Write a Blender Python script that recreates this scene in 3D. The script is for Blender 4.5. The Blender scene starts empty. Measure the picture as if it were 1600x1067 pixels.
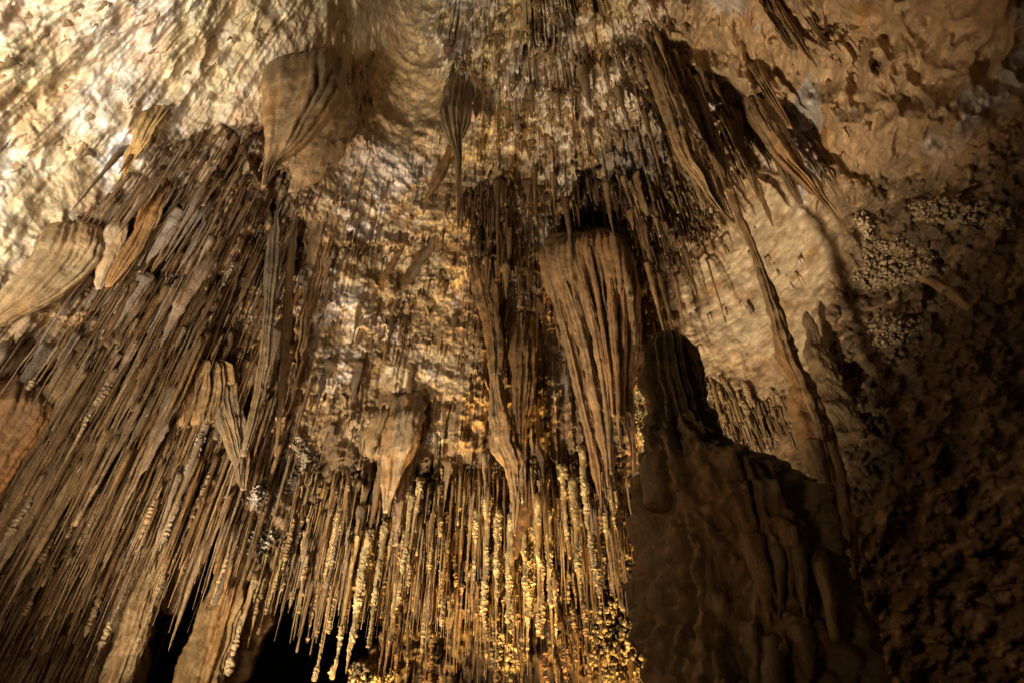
import bpy, math, random
import numpy as np

# ------------------------------------------------------------------ camera, world, lights, exposure
S = bpy.context.scene
COL = S.collection
EYE = np.array([0.0, 0.0, 1.6])
PITCH = math.radians(45)
FPX = 1067.0                                   # focal length in photo pixels (24 mm on 36 mm)
cam = bpy.data.cameras.new('camera'); cam.lens = 24; cam.sensor_width = 36; cam.clip_end = 300; cam.clip_start = 0.05
co = bpy.data.objects.new('camera', cam); COL.objects.link(co)
co.location = EYE; co.rotation_euler = (math.pi / 2 + PITCH, 0, 0)
S.camera = co
w = bpy.data.worlds.new('World'); S.world = w; w.use_nodes = True
w.node_tree.nodes['Background'].inputs[0].default_value = (1.0, 0.72, 0.45, 1)
w.node_tree.nodes['Background'].inputs[1].default_value = 0.013
S.view_settings.view_transform = 'Standard'; S.view_settings.look = 'None'
S.view_settings.exposure = 0.0; S.view_settings.gamma = 1.0
S.cycles.use_denoising = True
S.cycles.max_bounces = 5; S.cycles.diffuse_bounces = 3; S.cycles.glossy_bounces = 2
S.cycles.sample_clamp_indirect = 3.0

def spot(name, loc, aim, power, col, cone, blend, size):
    l = bpy.data.lights.new(name, 'SPOT'); l.energy = power; l.color = col
    l.spot_size = math.radians(cone); l.spot_blend = blend; l.shadow_soft_size = size
    o = bpy.data.objects.new(name, l); COL.objects.link(o); o.location = loc
    from mathutils import Vector
    o.rotation_euler = (Vector(aim) - Vector(loc)).to_track_quat('-Z', 'Y').to_euler()
    return o
# the show-cave floodlights, hidden behind rocks on the floor outside the view, and one added fill
spot('flood_lamp', (-4.0, 0.4, 1.0), (-7.6, 2.4, 10.3), 11500, (1.0, 0.92, 0.77), 72, 1.0, 0.9)
spot('flood_lamp', (-4.0, 4.4, 0.8), (-0.4, 8.4, 10.4), 5500, (1.0, 0.80, 0.53), 76, 0.9, 0.25)
spot('flood_lamp', (-2.6, 2.6, 0.3), (-4.4, 7.6, 10.2), 1050, (1.0, 0.80, 0.53), 74, 1.0, 0.3)
spot('flood_lamp', (-2.6, 4.4, 0.5), (3.6, 5.4, 12.6), 3600, (1.0, 0.80, 0.54), 46, 1.0, 0.25)
spot('stalagmite_fill', (-2.6, -0.6, 1.2), (1.3, 3.2, 4.6), 85, (1.0, 0.74, 0.42), 48, 1.0, 0.3)  # added weak fill beside the camera, lifts the dark stalagmite; no real fixture
spot('flood_lamp', (-1.75, 9.35, 0.9), (-1.75, 9.75, 5.2), 4000, (1.0, 0.62, 0.20), 34, 0.8, 0.04)
spot('flood_lamp', (0.05, 9.35, 0.9), (-0.02, 9.75, 5.2), 4600, (1.0, 0.62, 0.20), 28, 0.8, 0.04)
spot('flood_lamp', (1.4, 9.1, 0.9), (1.2, 9.55, 5.6), 4400, (1.0, 0.62, 0.20), 30, 0.8, 0.04)
spot('flood_lamp', (2.9, 7.9, 2.2), (2.9, 9.0, 7.0), 550, (1.0, 0.72, 0.36), 50, 0.9, 0.05)

# ------------------------------------------------------------------ numpy helpers
cP, sP = math.cos(PITCH), math.sin(PITCH)
def ray(px, py):
    px = np.asarray(px, float); py = np.asarray(py, float)
    x = (px - 800) / FPX; u = (533.5 - py) / FPX
    return np.stack([x, cP - u * sP, sP + u * cP], -1)
def azel(px, py):
    r = ray(px, py); h = np.hypot(r[..., 0], r[..., 1])
    return np.arctan2(r[..., 0], r[..., 1]), np.arctan2(r[..., 2], h)
def topix(az, el):
    x = np.sin(az) * np.cos(el); y = np.cos(az) * np.cos(el); z = np.sin(el)
    f = np.maximum(y * cP + z * sP, 0.08); u = -y * sP + z * cP
    return 800 + FPX * x / f, 533.5 - FPX * u / f
def pix_of(P):
    d = P - EYE
    f = np.maximum(d[..., 1] * cP + d[..., 2] * sP, 1e-3); u = -d[..., 1] * sP + d[..., 2] * cP
    return 800 + FPX * d[..., 0] / f, 533.5 - FPX * u / f

def hsh(*k):
    h = np.uint32(2166136261)
    for a in k:
        a = np.asarray(a).astype(np.int64).astype(np.uint32)
        h = (h ^ a) * np.uint32(16777619)
        h = h ^ (h >> np.uint32(15)); h = h * np.uint32(2246822519); h = h ^ (h >> np.uint32(13))
    return h.astype(np.float32) / np.float32(4294967296.0)
np.seterr(over='ignore')
def fade(t): return t * t * t * (t * (t * 6 - 15) + 10)
def vn2(x, y, s):
    xi = np.floor(x); yi = np.floor(y); fx = fade((x - xi).astype(np.float32)); fy = fade((y - yi).astype(np.float32))
    xi = xi.astype(np.int64); yi = yi.astype(np.int64)
    a = hsh(xi, yi, s); b = hsh(xi + 1, yi, s); c = hsh(xi, yi + 1, s); d = hsh(xi + 1, yi + 1, s)
    return (a + (b - a) * fx) * (1 - fy) + (c + (d - c) * fx) * fy - 0.5
def vn3(p, s):
    i = np.floor(p); f = fade((p - i).astype(np.float32)); i = i.astype(np.int64)
    x, y, z = i[..., 0], i[..., 1], i[..., 2]; fx, fy, fz = f[..., 0], f[..., 1], f[..., 2]
    r = 0
    for dz in (0, 1):
        a = hsh(x, y, z + dz, s); b = hsh(x + 1, y, z + dz, s); c = hsh(x, y + 1, z + dz, s); d = hsh(x + 1, y + 1, z + dz, s)
        v = (a + (b - a) * fx) * (1 - fy) + (c + (d - c) * fx) * fy
        r = r + v * (fz if dz else 1 - fz)
    return r - 0.5
ROT = np.array([[0.36, 0.48, -0.80], [-0.80, 0.60, 0.0], [0.48, 0.64, 0.60]])
def fbm3(p, sc, s, o=4, g=0.5):
    r = 0; a = 1.0
    for k in range(o):
        p = p @ ROT; r = r + a * vn3(p * sc + 17.3 * k, s + k); sc *= 2.03; a *= g
    return r
def fbm2(x, y, s, o=4, g=0.5):
    r = 0; a = 1.0; q = 1.0
    for k in range(o):
        x, y = 0.86 * x - 0.5 * y, 0.5 * x + 0.86 * y; r = r + a * vn2(x * q + 9.1 * k, y * q, s + k); q *= 2.03; a *= g
    return r
def sm(a, b, x):
    t = np.clip((x - a) / (b - a), 0, 1); return t * t * (3 - 2 * t)
def worley(x, y, s):
    xi = np.floor(x); yi = np.floor(y); best = np.full(x.shape, 9.0, np.float32); idr = np.zeros(x.shape, np.float32)
    for dx in (-1, 0, 1):
        for dy in (-1, 0, 1):
            cx = xi + dx; cy = yi + dy
            ax = cx + hsh(cx, cy, s); ay = cy + hsh(cx, cy, s + 7)
            d = np.hypot(x - ax, y - ay).astype(np.float32)
            m = d < best; best = np.where(m, d, best); idr = np.where(m, hsh(cx, cy, s + 3), idr)
    return best, idr

class RBF:
    def __init__(self, pts, vals, c=0.12):
        self.p = np.array(pts, float); self.c = c; v = np.array(vals, float)
        if v.ndim == 1: v = v[:, None]
        self.m = v.mean(0)
        A = np.sqrt(((self.p[:, None] - self.p[None]) ** 2).sum(-1) + c * c)
        self.w = np.linalg.solve(A + 1e-6 * np.eye(len(A)), v - self.m)
    def __call__(self, x, y):
        sh = np.shape(x); x = np.ravel(x); y = np.ravel(y); out = np.empty((len(x), self.w.shape[1]))
        for i in range(0, len(x), 60000):
            d = np.sqrt((x[i:i + 60000, None] - self.p[None, :, 0]) ** 2 + (y[i:i + 60000, None] - self.p[None, :, 1]) ** 2 + self.c ** 2)
            out[i:i + 60000] = d @ self.w + self.m
        return out.reshape(sh + (-1,))

def poly_sd(px, py, poly):
    P = np.array(poly, float); n = len(P); d = np.full(px.shape, 1e9); ins = np.zeros(px.shape, bool)
    for i in range(n):
        a = P[i]; b = P[(i + 1) % n]; e = b - a; wx = px - a[0]; wy = py - a[1]
        t = np.clip((wx * e[0] + wy * e[1]) / (e @ e), 0, 1)
        d = np.minimum(d, (wx - t * e[0]) ** 2 + (wy - t * e[1]) ** 2)
        c = (a[1] > py) != (b[1] > py)
        if abs(e[1]) > 1e-9: ins ^= c & (px < (py - a[1]) * e[0] / e[1] + a[0])
    d = np.sqrt(d); return np.where(ins, d, -d)

# ------------------------------------------------------------------ materials
def rock(name, bump=0.5, rough=0.72, grain=26.0, var=0.5, streak=0.0):
    m = bpy.data.materials.new(name); m.use_nodes = True; nt = m.node_tree; N = nt.nodes; L = nt.links
    b = N['Principled BSDF']; b.inputs['Roughness'].default_value = rough; b.inputs['Specular IOR Level'].default_value = 0.35
    at = N.new('ShaderNodeAttribute'); at.attribute_name = 'tint'
    tc = N.new('ShaderNodeTexCoord')
    n1 = N.new('ShaderNodeTexNoise'); n1.inputs['Scale'].default_value = 5.0; n1.inputs['Detail'].default_value = 8; n1.inputs['Roughness'].default_value = 0.65
    L.new(tc.outputs['Object'], n1.inputs['Vector'])
    r1 = N.new('ShaderNodeMapRange'); r1.inputs[1].default_value = 0.3; r1.inputs[2].default_value = 0.7
    r1.inputs[3].default_value = 1 - var; r1.inputs[4].default_value = 1 + var
    L.new(n1.outputs['Fac'], r1.inputs[0])
    mu = N.new('ShaderNodeVectorMath'); mu.operation = 'MULTIPLY'
    L.new(at.outputs['Color'], mu.inputs[0]); L.new(r1.outputs[0], mu.inputs[1])
    last = mu.outputs[0]
    mp = N.new('ShaderNodeMapping'); mp.inputs['Scale'].default_value = (22, 22, 1.3)
    L.new(tc.outputs['Object'], mp.inputs['Vector'])
    n3 = N.new('ShaderNodeTexNoise'); n3.inputs['Scale'].default_value = 1.0; n3.inputs['Detail'].default_value = 4
    L.new(mp.outputs[0], n3.inputs['Vector'])
    if streak > 0:
        r3 = N.new('ShaderNodeMapRange'); r3.inputs[1].default_value = 0.35; r3.inputs[2].default_value = 0.68
        r3.inputs[3].default_value = 0.0; r3.inputs[4].default_value = streak
        L.new(n3.outputs['Fac'], r3.inputs[0])
        mx = N.new('ShaderNodeMix'); mx.data_type = 'RGBA'
        L.new(r3.outputs[0], mx.inputs['Factor']); L.new(last, mx.inputs['A'])
        m2 = N.new('ShaderNodeVectorMath'); m2.operation = 'MULTIPLY'; m2.inputs[1].default_value = (0.60, 0.47, 0.33)
        L.new(last, m2.inputs[0]); L.new(m2.outputs[0], mx.inputs['B'])
        last = mx.outputs['Result']
    L.new(last, b.inputs['Base Color'])
    n2 = N.new('ShaderNodeTexNoise'); n2.inputs['Scale'].default_value = grain; n2.inputs['Detail'].default_value = 7; n2.inputs['Roughness'].default_value = 0.62
    L.new(tc.outputs['Object'], n2.inputs['Vector'])
    bp = N.new('ShaderNodeBump'); bp.inputs['Strength'].default_value = bump; bp.inputs['Distance'].default_value = 0.05
    L.new(n2.outputs['Fac'], bp.inputs['Height'])
    if streak > 0:
        b2 = N.new('ShaderNodeBump'); b2.inputs['Strength'].default_value = bump * 0.7; b2.inputs['Distance'].default_value = 0.03
        L.new(n3.outputs['Fac'], b2.inputs['Height']); L.new(bp.outputs[0], b2.inputs['Normal']); L.new(b2.outputs[0], b.inputs['Normal'])
    else: L.new(bp.outputs[0], b.inputs['Normal'])
    return m
M_WALL = rock('limestone', 0.34, 0.75, 34, 0.42)
M_DRIP = rock('dripstone', 0.5, 0.48, 30, 0.35, 0.75)
M_SMOOTH = rock('flowstone', 0.45, 0.48, 20, 0.30, 0.55)
M_CORAL = rock('popcorn_calcite', 0.5, 0.7, 60, 0.35)

def mk(name, V, F4=None, F3=None, mat=None, tint=(0.3, 0.2, 0.1), parent=None, smooth=True):
    V = np.asarray(V, np.float32); loops = []; starts = []; tot = 0
    if F4 is not None and len(F4): loops.append(np.asarray(F4).ravel()); starts.append(tot + 4 * np.arange(len(F4))); tot += 4 * len(F4)
    if F3 is not None and len(F3): loops.append(np.asarray(F3).ravel()); starts.append(tot + 3 * np.arange(len(F3))); tot += 3 * len(F3)
    me = bpy.data.meshes.new(name); me.vertices.add(len(V)); me.vertices.foreach_set('co', V.ravel())
    lp = np.concatenate(loops).astype(np.int32); st = np.concatenate(starts).astype(np.int32)
    me.loops.add(len(lp)); me.loops.foreach_set('vertex_index', lp)
    me.polygons.add(len(st)); me.polygons.foreach_set('loop_start', st)
    me.update(calc_edges=True)
    me.polygons.foreach_set('use_smooth', np.full(len(st), smooth))
    a = me.attributes.new('tint', 'FLOAT_COLOR', 'POINT')
    T = np.ones((len(V), 4), np.float32); T[:, :3] = tint
    a.data.foreach_set('color', T.ravel())
    me.materials.append(mat); me.validate()
    o = bpy.data.objects.new(name, me); COL.objects.link(o)
    if parent is not None: o.parent = parent
    return o
def tag(o, label=None, cat=None, group=None, kind=None):
    if label: o['label'] = label
    if cat: o['category'] = cat
    if group: o['group'] = group
    if kind: o['kind'] = kind
    return o

# ------------------------------------------------------------------ the chamber: ceiling and walls as one surface of the cave round the viewer
dctl = [  # photo x, y, horizontal distance in metres
 (800,-250,3.2),(800,0,5.6),(800,150,7.2),(800,300,8.4),(800,450,9.2),(800,560,9.6),(800,700,10.0),(800,850,10.4),(800,1067,10.8),(800,1300,11),
 (560,40,6.4),(600,150,7.6),(600,300,8.5),(600,450,9.1),(600,560,9.4),(600,680,9.7),(600,850,10.2),(600,1067,10.7),
 (470,80,6.3),(420,200,7.3),(400,330,8.2),(400,450,8.8),(400,560,9.1),(400,680,9.5),(400,800,9.8),(400,1067,10.6),
 (200,0,5.8),(200,150,7.0),(200,300,7.9),(200,450,8.5),(200,560,8.9),(200,700,9.3),(200,850,9.8),
 (0,0,6.2),(0,150,7.0),(0,300,7.7),(0,450,8.2),(0,560,8.6),(0,700,9.0),(0,850,9.5),(0,1067,10.2),
 (-300,0,6.6),(-300,400,7.6),(-300,800,8.8),(-300,1200,10),(-900,300,7),(-900,900,8),
 (1000,0,5.6),(1000,150,7.2),(1000,300,8.4),(1000,450,9.1),(1000,600,9.6),(1000,750,10.0),(1000,900,10.3),
 (1130,60,6.3),(1130,200,7.5),(1150,330,8.3),(1150,450,8.7),(1150,560,9.0),(1170,680,9.3),(1170,850,9.6),
 (1300,0,5.6),(1300,150,6.8),(1300,300,7.6),(1300,420,8.0),(1300,560,8.3),(1300,800,8.4),(1300,1067,8.5),
 (1450,0,5.8),(1450,200,6.7),(1450,350,7.2),(1450,560,7.5),(1450,800,7.4),(1450,1067,7.2),
 (1600,0,6.0),(1600,200,6.5),(1600,400,6.8),(1600,700,6.8),(1600,1067,6.5),
 (1900,0,6.0),(1900,500,6.2),(1900,1100,6.0),(2500,300,5.8),(2500,1000,5.8)]
_a, _e = azel([p[0] for p in dctl], [p[1] for p in dctl])
DR = RBF(np.stack([_a, _e], 1), [p[2] for p in dctl], 0.10)
def rad(d): return math.radians(d)
NA, NE = 1640, 1010
AZ0, AZ1, EL0, EL1 = rad(-78), rad(78), rad(1), rad(84)
az1 = np.linspace(AZ0, AZ1, NA); el1 = np.linspace(EL0, EL1, NE)
ca, ce = np.linspace(AZ0, AZ1, 206), np.linspace(EL0, EL1, 128)
cg = DR(*np.meshgrid(ca, ce))[..., 0]
def bil(grid, x, y, gx, gy):
    fx = np.clip((x - gx[0]) / (gx[1] - gx[0]), 0, len(gx) - 1.001); fy = np.clip((y - gy[0]) / (gy[1] - gy[0]), 0, len(gy) - 1.001)
    i = fx.astype(int); j = fy.astype(int); fx = fx - i; fy = fy - j
    if grid.ndim == 3: fx = fx[..., None]; fy = fy[..., None]
    return (grid[j, i] * (1 - fx) + grid[j, i + 1] * fx) * (1 - fy) + (grid[j + 1, i] * (1 - fx) + grid[j + 1, i + 1] * fx) * fy
AZ, EL = np.meshgrid(az1, el1)
D = bil(cg, AZ, EL, ca, ce)
PX, PY = topix(AZ, EL)
P3 = np.stack([D * np.sin(AZ), D * np.cos(AZ), D * np.tan(EL)], -1).astype(np.float32)
wob = fbm3(P3, 1.3, 50, 4)
PXw = PX + 75 * wob; PYw = PY + 75 * fbm3(P3, 1.3, 60, 4)
def mask(poly, feather=22):
    g = sm(-feather, feather, poly_sd(PXw, PYw, poly)); return g.astype(np.float32)
POLY = dict(
 flakesL=[(-400,-300),(560,-300),(530,40),(420,85),(330,180),(210,280),(100,330),(-60,480),(-400,560)],
 flakesC=[(670,-300),(1080,-300),(1040,60),(1010,250),(860,290),(720,240),(690,100)],
 hollow=[(520,-200),(690,-200),(690,90),(650,190),(600,190),(545,100)],
 scallop=[(1050,-300),(1900,-300),(1900,150),(1560,190),(1400,250),(1300,330),(1200,270),(1110,180)],
 paleR=[(1040,440),(1110,330),(1180,270),(1320,330),(1310,520),(1230,570),(1110,560),(1040,520)],
 popR=[(1340,310),(1470,250),(1600,220),(2200,150),(2200,1300),(1250,1300),(1250,700),(1280,560),(1320,460)],
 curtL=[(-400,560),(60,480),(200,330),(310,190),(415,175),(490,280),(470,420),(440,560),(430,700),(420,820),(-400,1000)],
 paleC=[(470,420),(530,260),(650,210),(720,280),(730,640),(650,700),(470,710),(440,560)],
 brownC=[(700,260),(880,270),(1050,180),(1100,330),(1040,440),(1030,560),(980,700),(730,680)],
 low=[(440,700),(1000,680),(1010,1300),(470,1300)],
 voidL=[(270,950),(306,850),(345,850),(332,965),(300,1100),(215,1100)],
 voidM=[(435,945),(415,880),(470,870),(535,920),(570,990),(510,1100),(360,1100),(400,985)])
MK = {k: mask(v, 45 if k[:4] != 'void' else 12) for k, v in POLY.items()}
VD = (-(EL) * 11.5).astype(np.float32)                                    # metres down along the slope
dmean = np.interp(el1, ce, cg[:, 60:146].mean(1))
def drips(w_, l_, A_, seed, m):
    ii = np.nonzero(m.ravel() > 0.02)[0]
    a = AZ.ravel()[ii]; v = VD.ravel()[ii]; out = np.zeros(len(ii), np.float32); rh = l_ * 0.55
    j0 = np.floor(v / rh)
    for dj in (0, -1, -2):
        j = j0 + dj
        dj_ = np.interp(-(j * rh) / 11.5, el1, dmean); wj = w_ / np.maximum(dj_, 2.0); i0 = np.floor(a / wj)
        for di in (-1, 0, 1):
            i = i0 + di
            c = (i + 0.5 + 0.7 * (hsh(i, j, seed) - 0.5)) * wj; v0 = (j + hsh(i, j, seed + 1) - 0.5) * rh
            ln = l_ * (0.45 + 0.9 * hsh(i, j, seed + 2)); hw = wj * (0.25 + 0.5 * hsh(i, j, seed + 3)); am = 0.35 + 0.65 * hsh(i, j, seed + 4)
            y = np.clip((v - v0) / ln, 0, 1); pr = hw * np.power(1 - y, 0.6) * np.minimum(1, 0.35 + y * 3)
            x = (a - c) / np.maximum(pr, 1e-5)
            h = am * (0.15 + 0.85 * y) * np.sqrt(np.maximum(0, 1 - x * x)) * (y > 0) * (y < 1)
            out = np.maximum(out, h.astype(np.float32))
    r = np.zeros(m.size, np.float32); r[ii] = out; return r.reshape(m.shape) * m * A_
U = (AZ * 8.5).astype(np.float32)
H = 0.34 * fbm3(P3, 0.45, 1, 3) + 0.26 * fbm3(P3, 1.4, 11, 3) + 0.10 * fbm3(P3, 4.5, 21, 4) * (1 - 0.45 * MK['flakesL'])
rid = np.abs(fbm3(P3, 2.2, 31, 4)); H = H - 0.22 * (0.25 - np.minimum(rid, 0.25)) * (1 - 0.7 * MK['scallop']) 
wv = U + 0.10 * fbm3(P3, 1.1, 71, 3)
fl = vn2(wv * 9, VD * 0.5, 81) + 0.6 * vn2(wv * 19, VD * 0.9, 82) + 0.4 * vn2(wv * 38, VD * 1.6, 83)
flm = np.clip(MK['curtL'] + 0.9 * MK['low'] + 0.75 * MK['brownC'] + 0.35 * MK['flakesL'] + 0.4 * MK['flakesC'] + 0.12 * MK['paleC'], 0, 1)
H = H + 0.17 * fl * flm * (1 - 0.5 * MK['flakesL']) + 0.32 * (vn2(wv * 1.6, VD * 0.35, 84) + 0.6 * vn2(wv * 4.2, VD * 0.6, 85)) * np.clip(flm + 0.4 * MK['flakesL'] + 0.3 * MK['paleC'], 0, 1)
mF = np.clip(MK['flakesL'] + MK['flakesC'], 0, 1)
mB = np.clip(MK['brownC'] + MK['curtL'] + 0.8 * MK['low'], 0, 1)
patch = sm(-0.25, 0.15, fbm3(P3, 0.8, 91, 3))
H = H + drips(0.6, 2.2, 0.14, 101, MK['flakesL'] * patch) + drips(0.24, 1.2, 0.06, 111, MK['flakesL'] * patch) + drips(0.5, 1.3, 0.26, 102, MK['flakesC']) + drips(0.24, 0.8, 0.16, 112, MK['flakesC']) + drips(0.12, 0.45, 0.08, 122, MK['flakesC']) + 0.2 * (vn2(wv * 3, VD * 1.0, 125) + 0.5 * vn2(wv * 7, VD * 2.2, 126) + 0.3 * vn2(wv * 15, VD * 4, 127)) * MK['flakesL']
H = H + drips(0.9, 3.2, 0.30, 129, mB) + drips(0.30, 4.2, 0.26, 131, mB) + drips(0.14, 2.8, 0.15, 141, mB) + drips(0.07, 1.8, 0.07, 151, mB)
H = H + drips(0.22, 0.7, 0.14, 161, np.clip(MK['paleC'], 0, 1) * sm(0.0, 0.2, fbm3(P3, 1.1, 95, 3)))
# tiers: each swells outward as it comes down and ends in a ragged fringe over the next
def tiers(per, amp, serr, seed, m):
    ph = VD / per + 1.6 * fbm2(U * 0.5, VD * 0.3, seed, 3) + serr * (vn2(wv * 5, VD * 0.25, seed + 5) + 0.7 * vn2(wv * 13, VD * 0.4, seed + 6) + 0.45 * vn2(wv * 29, VD * 0.7, seed + 7))
    k = np.floor(ph); f = (ph - k).astype(np.float32); am = np.clip(0.25 + 1.5 * vn2(wv * 0.9 + 13.7 * k, k * 3.1, seed + 9) + 0.5 * vn2(wv * 3.1, k * 5.3, seed + 10), 0, 1.2)
    return amp * am * f ** 1.4 * (1 - sm(0.955, 1.0, f)) * m
H = H + tiers(1.7, 1.0, 0.5, 601, MK['flakesC']) + tiers(0.8, 0.4, 0.5, 611, MK['flakesC']) + tiers(1.2, 0.30, 0.35, 621, MK['flakesL']) + tiers(0.5, 0.07, 0.3, 631, MK['flakesL'])
H = H + tiers(1.4, 0.70, 0.36, 641, MK['brownC']) + tiers(2.0, 0.75, 0.30, 651, MK['curtL']) + tiers(0.9, 0.3, 0.3, 661, np.clip(MK['curtL'] + MK['brownC'], 0, 1)) + tiers(1.1, 0.55, 0.45, 671, MK['paleC']) + tiers(0.5, 0.2, 0.4, 675, MK['paleC']) + tiers(1.7, 0.55, 0.32, 681, MK['low'])
# right: coralloid crust
pm = np.clip(MK['popR'] + 0.5 * sm(0.05, 0.3, fbm3(P3, 0.9, 97, 3)) * MK['paleC'] + MK['low'] * sm(-0.1, 0.2, fbm3(P3, 1.2, 98, 3)), 0, 1)
f1, id1 = worley(U * 5.0 + 0.5 * wob, VD * 5.0, 201); f2, id2 = worley(U * 12, VD * 12, 211)
pc = 0.20 * id1 * np.sqrt(np.maximum(0, 1 - (f1 / 0.75) ** 2)) + 0.07 * np.sqrt(np.maximum(0, 1 - (f2 / 0.7) ** 2)) * (0.3 + id2)
H = H + pc * pm + 0.25 * fbm3(P3, 2.6, 220, 3) * MK['popR']
# upper right: smooth solution pockets
g1, _ = worley(U * 0.8 + 0.6 * wob, VD * 0.9 + 0.4 * wob, 231); g2, _ = worley(U * 2.0 + 1.2 * wob, VD * 2.0 + wob, 241)
H = H + (1.15 * np.minimum(g1, 0.8) ** 1.5 + 0.42 * np.minimum(g2, 0.8)) * MK['scallop']
H = H * (1 - 0.75 * MK['hollow']) - 0.55 * MK['hollow']
H = H * (1 - 0.6 * MK['paleR'] * (1 - MK['scallop']))
fine = 0.035 * fbm3(P3, 14, 251, 3) * (1 - 0.6 * MK['paleR']); H = H + fine
D2 = D - H * np.minimum(1.0, 1.22 * np.cos(EL)) + 11 * np.maximum(MK['voidL'], MK['voidM'])
# the dark niche above the fringe, and other deep holes
for poly, dep in (([(236,548),(300,560),(362,556),(350,578),(290,582),(245,566)], 0.9), ([(330,180),(414,176),(412,250),(350,260)], 0.45),
                  ([(890,270),(960,280),(965,380),(900,376)], 0.8), ([(430,260),(480,270),(440,420),(380,440)], 0.4)):
    D2 = D2 + dep * mask(poly, 10)

def lin(r, g, b):
    f = lambda c: ((c / 255 + 0.055) / 1.055) ** 2.4 if c > 10 else c / 255 / 12.92
    return np.array([f(r), f(g), f(b)])
CREAM = np.array([.56, .44, .29]); WHITE = np.array([.64, .58, .52]); YEL = np.array([.60, .49, .30]); OCH = np.array([.40, .22, .08])
BRN = np.array([.245, .165, .095]); DBR = np.array([.12, .08, .045]); TAN = np.array([.40, .27, .155]); GREY = np.array([.34, .29, .25]); FROST = np.array([.70, .64, .64])
def mixc(a, b, t): return a + (b - a) * t[..., None]
C = np.broadcast_to(TAN, P3.shape).astype(np.float32).copy()
n1 = fbm3(P3, 0.9, 301, 4); n2 = fbm3(P3, 2.4, 311, 4); n3 = fbm3(P3, 6, 321, 3)
C = mixc(C, OCH, 0.7 * sm(0.1, 0.4, n1))
C = mixc(C, CREAM, np.clip(MK['paleC'] + 0.9 * MK['paleR'], 0, 1) * sm(-0.35, 0.0, n2)); C = mixc(C, BRN, 0.75 * MK['paleC'] * sm(0.05, 0.3, n1 + 0.5 * n3)); C = mixc(C, FROST * 0.85, 0.7 * MK['paleC'] * sm(0.12, 0.34, -n1 + 0.4 * n3))
flc = np.broadcast_to(YEL, P3.shape).astype(np.float32); flc = mixc(flc * 0.85, WHITE * 0.9, 0.8 * sm(-0.2, 0.3, n1 + 0.4 * n2)); flc = mixc(flc, OCH, 0.5 * sm(0.15, 0.45, n2)); flc = mixc(flc, TAN, 0.6 * sm(0.05, 0.3, -n3 - 0.5 * n2))
flc = flc * (1 + 0.3 * MK['flakesC'])[..., None]; C = C * (1 - mF[..., None]) + flc * mF[..., None]
C = mixc(C, mixc(np.broadcast_to(TAN * 1.1, P3.shape), OCH, sm(0.0, 0.3, n1)), MK['scallop']); C = mixc(C, WHITE * 0.72, MK['scallop'] * sm(0.05, 0.4, n1 + 0.5 * n2))
C = mixc(C, YEL * 0.8, MK['hollow'] * (0.5 + n1))
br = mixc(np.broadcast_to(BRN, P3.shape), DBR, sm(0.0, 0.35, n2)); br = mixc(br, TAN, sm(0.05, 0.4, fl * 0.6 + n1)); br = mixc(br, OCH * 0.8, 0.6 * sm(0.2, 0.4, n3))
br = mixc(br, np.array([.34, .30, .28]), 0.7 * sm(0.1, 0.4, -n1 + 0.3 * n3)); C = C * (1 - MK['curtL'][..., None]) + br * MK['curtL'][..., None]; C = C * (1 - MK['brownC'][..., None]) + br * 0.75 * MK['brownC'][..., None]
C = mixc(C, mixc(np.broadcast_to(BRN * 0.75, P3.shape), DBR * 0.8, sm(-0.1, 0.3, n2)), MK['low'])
C = mixc(C, mixc(np.broadcast_to(BRN * 0.62, P3.shape), TAN * 0.8, sm(0.15, 0.45, n3 + 0.5 * n1)), MK['popR'])
for poly in ([(520,330),(600,290),(640,300),(590,380),(520,390)], [(480,440),(530,430),(580,560),(520,610),(470,520)], [(520,580),(580,550),(580,620),(500,650)], [(1200,270),(1260,250),(1300,300),(1240,330)], [(150,250),(240,180),(250,230),(180,300)]):
    C = mixc(C, FROST, 0.85 * mask(poly, 16) * sm(-0.15, 0.15, n3 + n2))
C = C * (1 + (0.15 - 0.08 * MK['flakesL'])[..., None] * n3[..., None])
C = np.clip(C, 0.01, 0.85)
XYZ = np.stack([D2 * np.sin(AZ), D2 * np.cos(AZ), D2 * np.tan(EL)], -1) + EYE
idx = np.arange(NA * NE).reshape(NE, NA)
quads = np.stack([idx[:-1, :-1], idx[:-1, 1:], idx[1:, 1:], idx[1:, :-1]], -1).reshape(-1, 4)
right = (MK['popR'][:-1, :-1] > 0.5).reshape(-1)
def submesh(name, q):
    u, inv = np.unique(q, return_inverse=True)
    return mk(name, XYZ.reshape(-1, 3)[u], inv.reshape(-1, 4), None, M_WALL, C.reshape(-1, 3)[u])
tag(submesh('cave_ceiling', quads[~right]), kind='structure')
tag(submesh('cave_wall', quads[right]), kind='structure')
def shell_d(az, el): return bil(D2, az, el, az1, el1)
def shell_base(az, el): return bil(D, az, el, az1, el1)
def shell_col(az, el): return bil(C, az, el, az1, el1)
# floor of the chamber
gx, gy = np.meshgrid(np.linspace(-16, 16, 90), np.linspace(-10, 22, 90))
gp = np.stack([gx, gy, 0 * gx], -1); gp[..., 2] = 0.5 * fbm3(gp, 0.5, 401, 4) - 0.1
gi = np.arange(8100).reshape(90, 90)
tag(mk('cave_floor', gp.reshape(-1, 3), np.stack([gi[:-1, :-1], gi[:-1, 1:], gi[1:, 1:], gi[1:, :-1]], -1).reshape(-1, 4), None, M_WALL, BRN), kind='structure')

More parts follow.
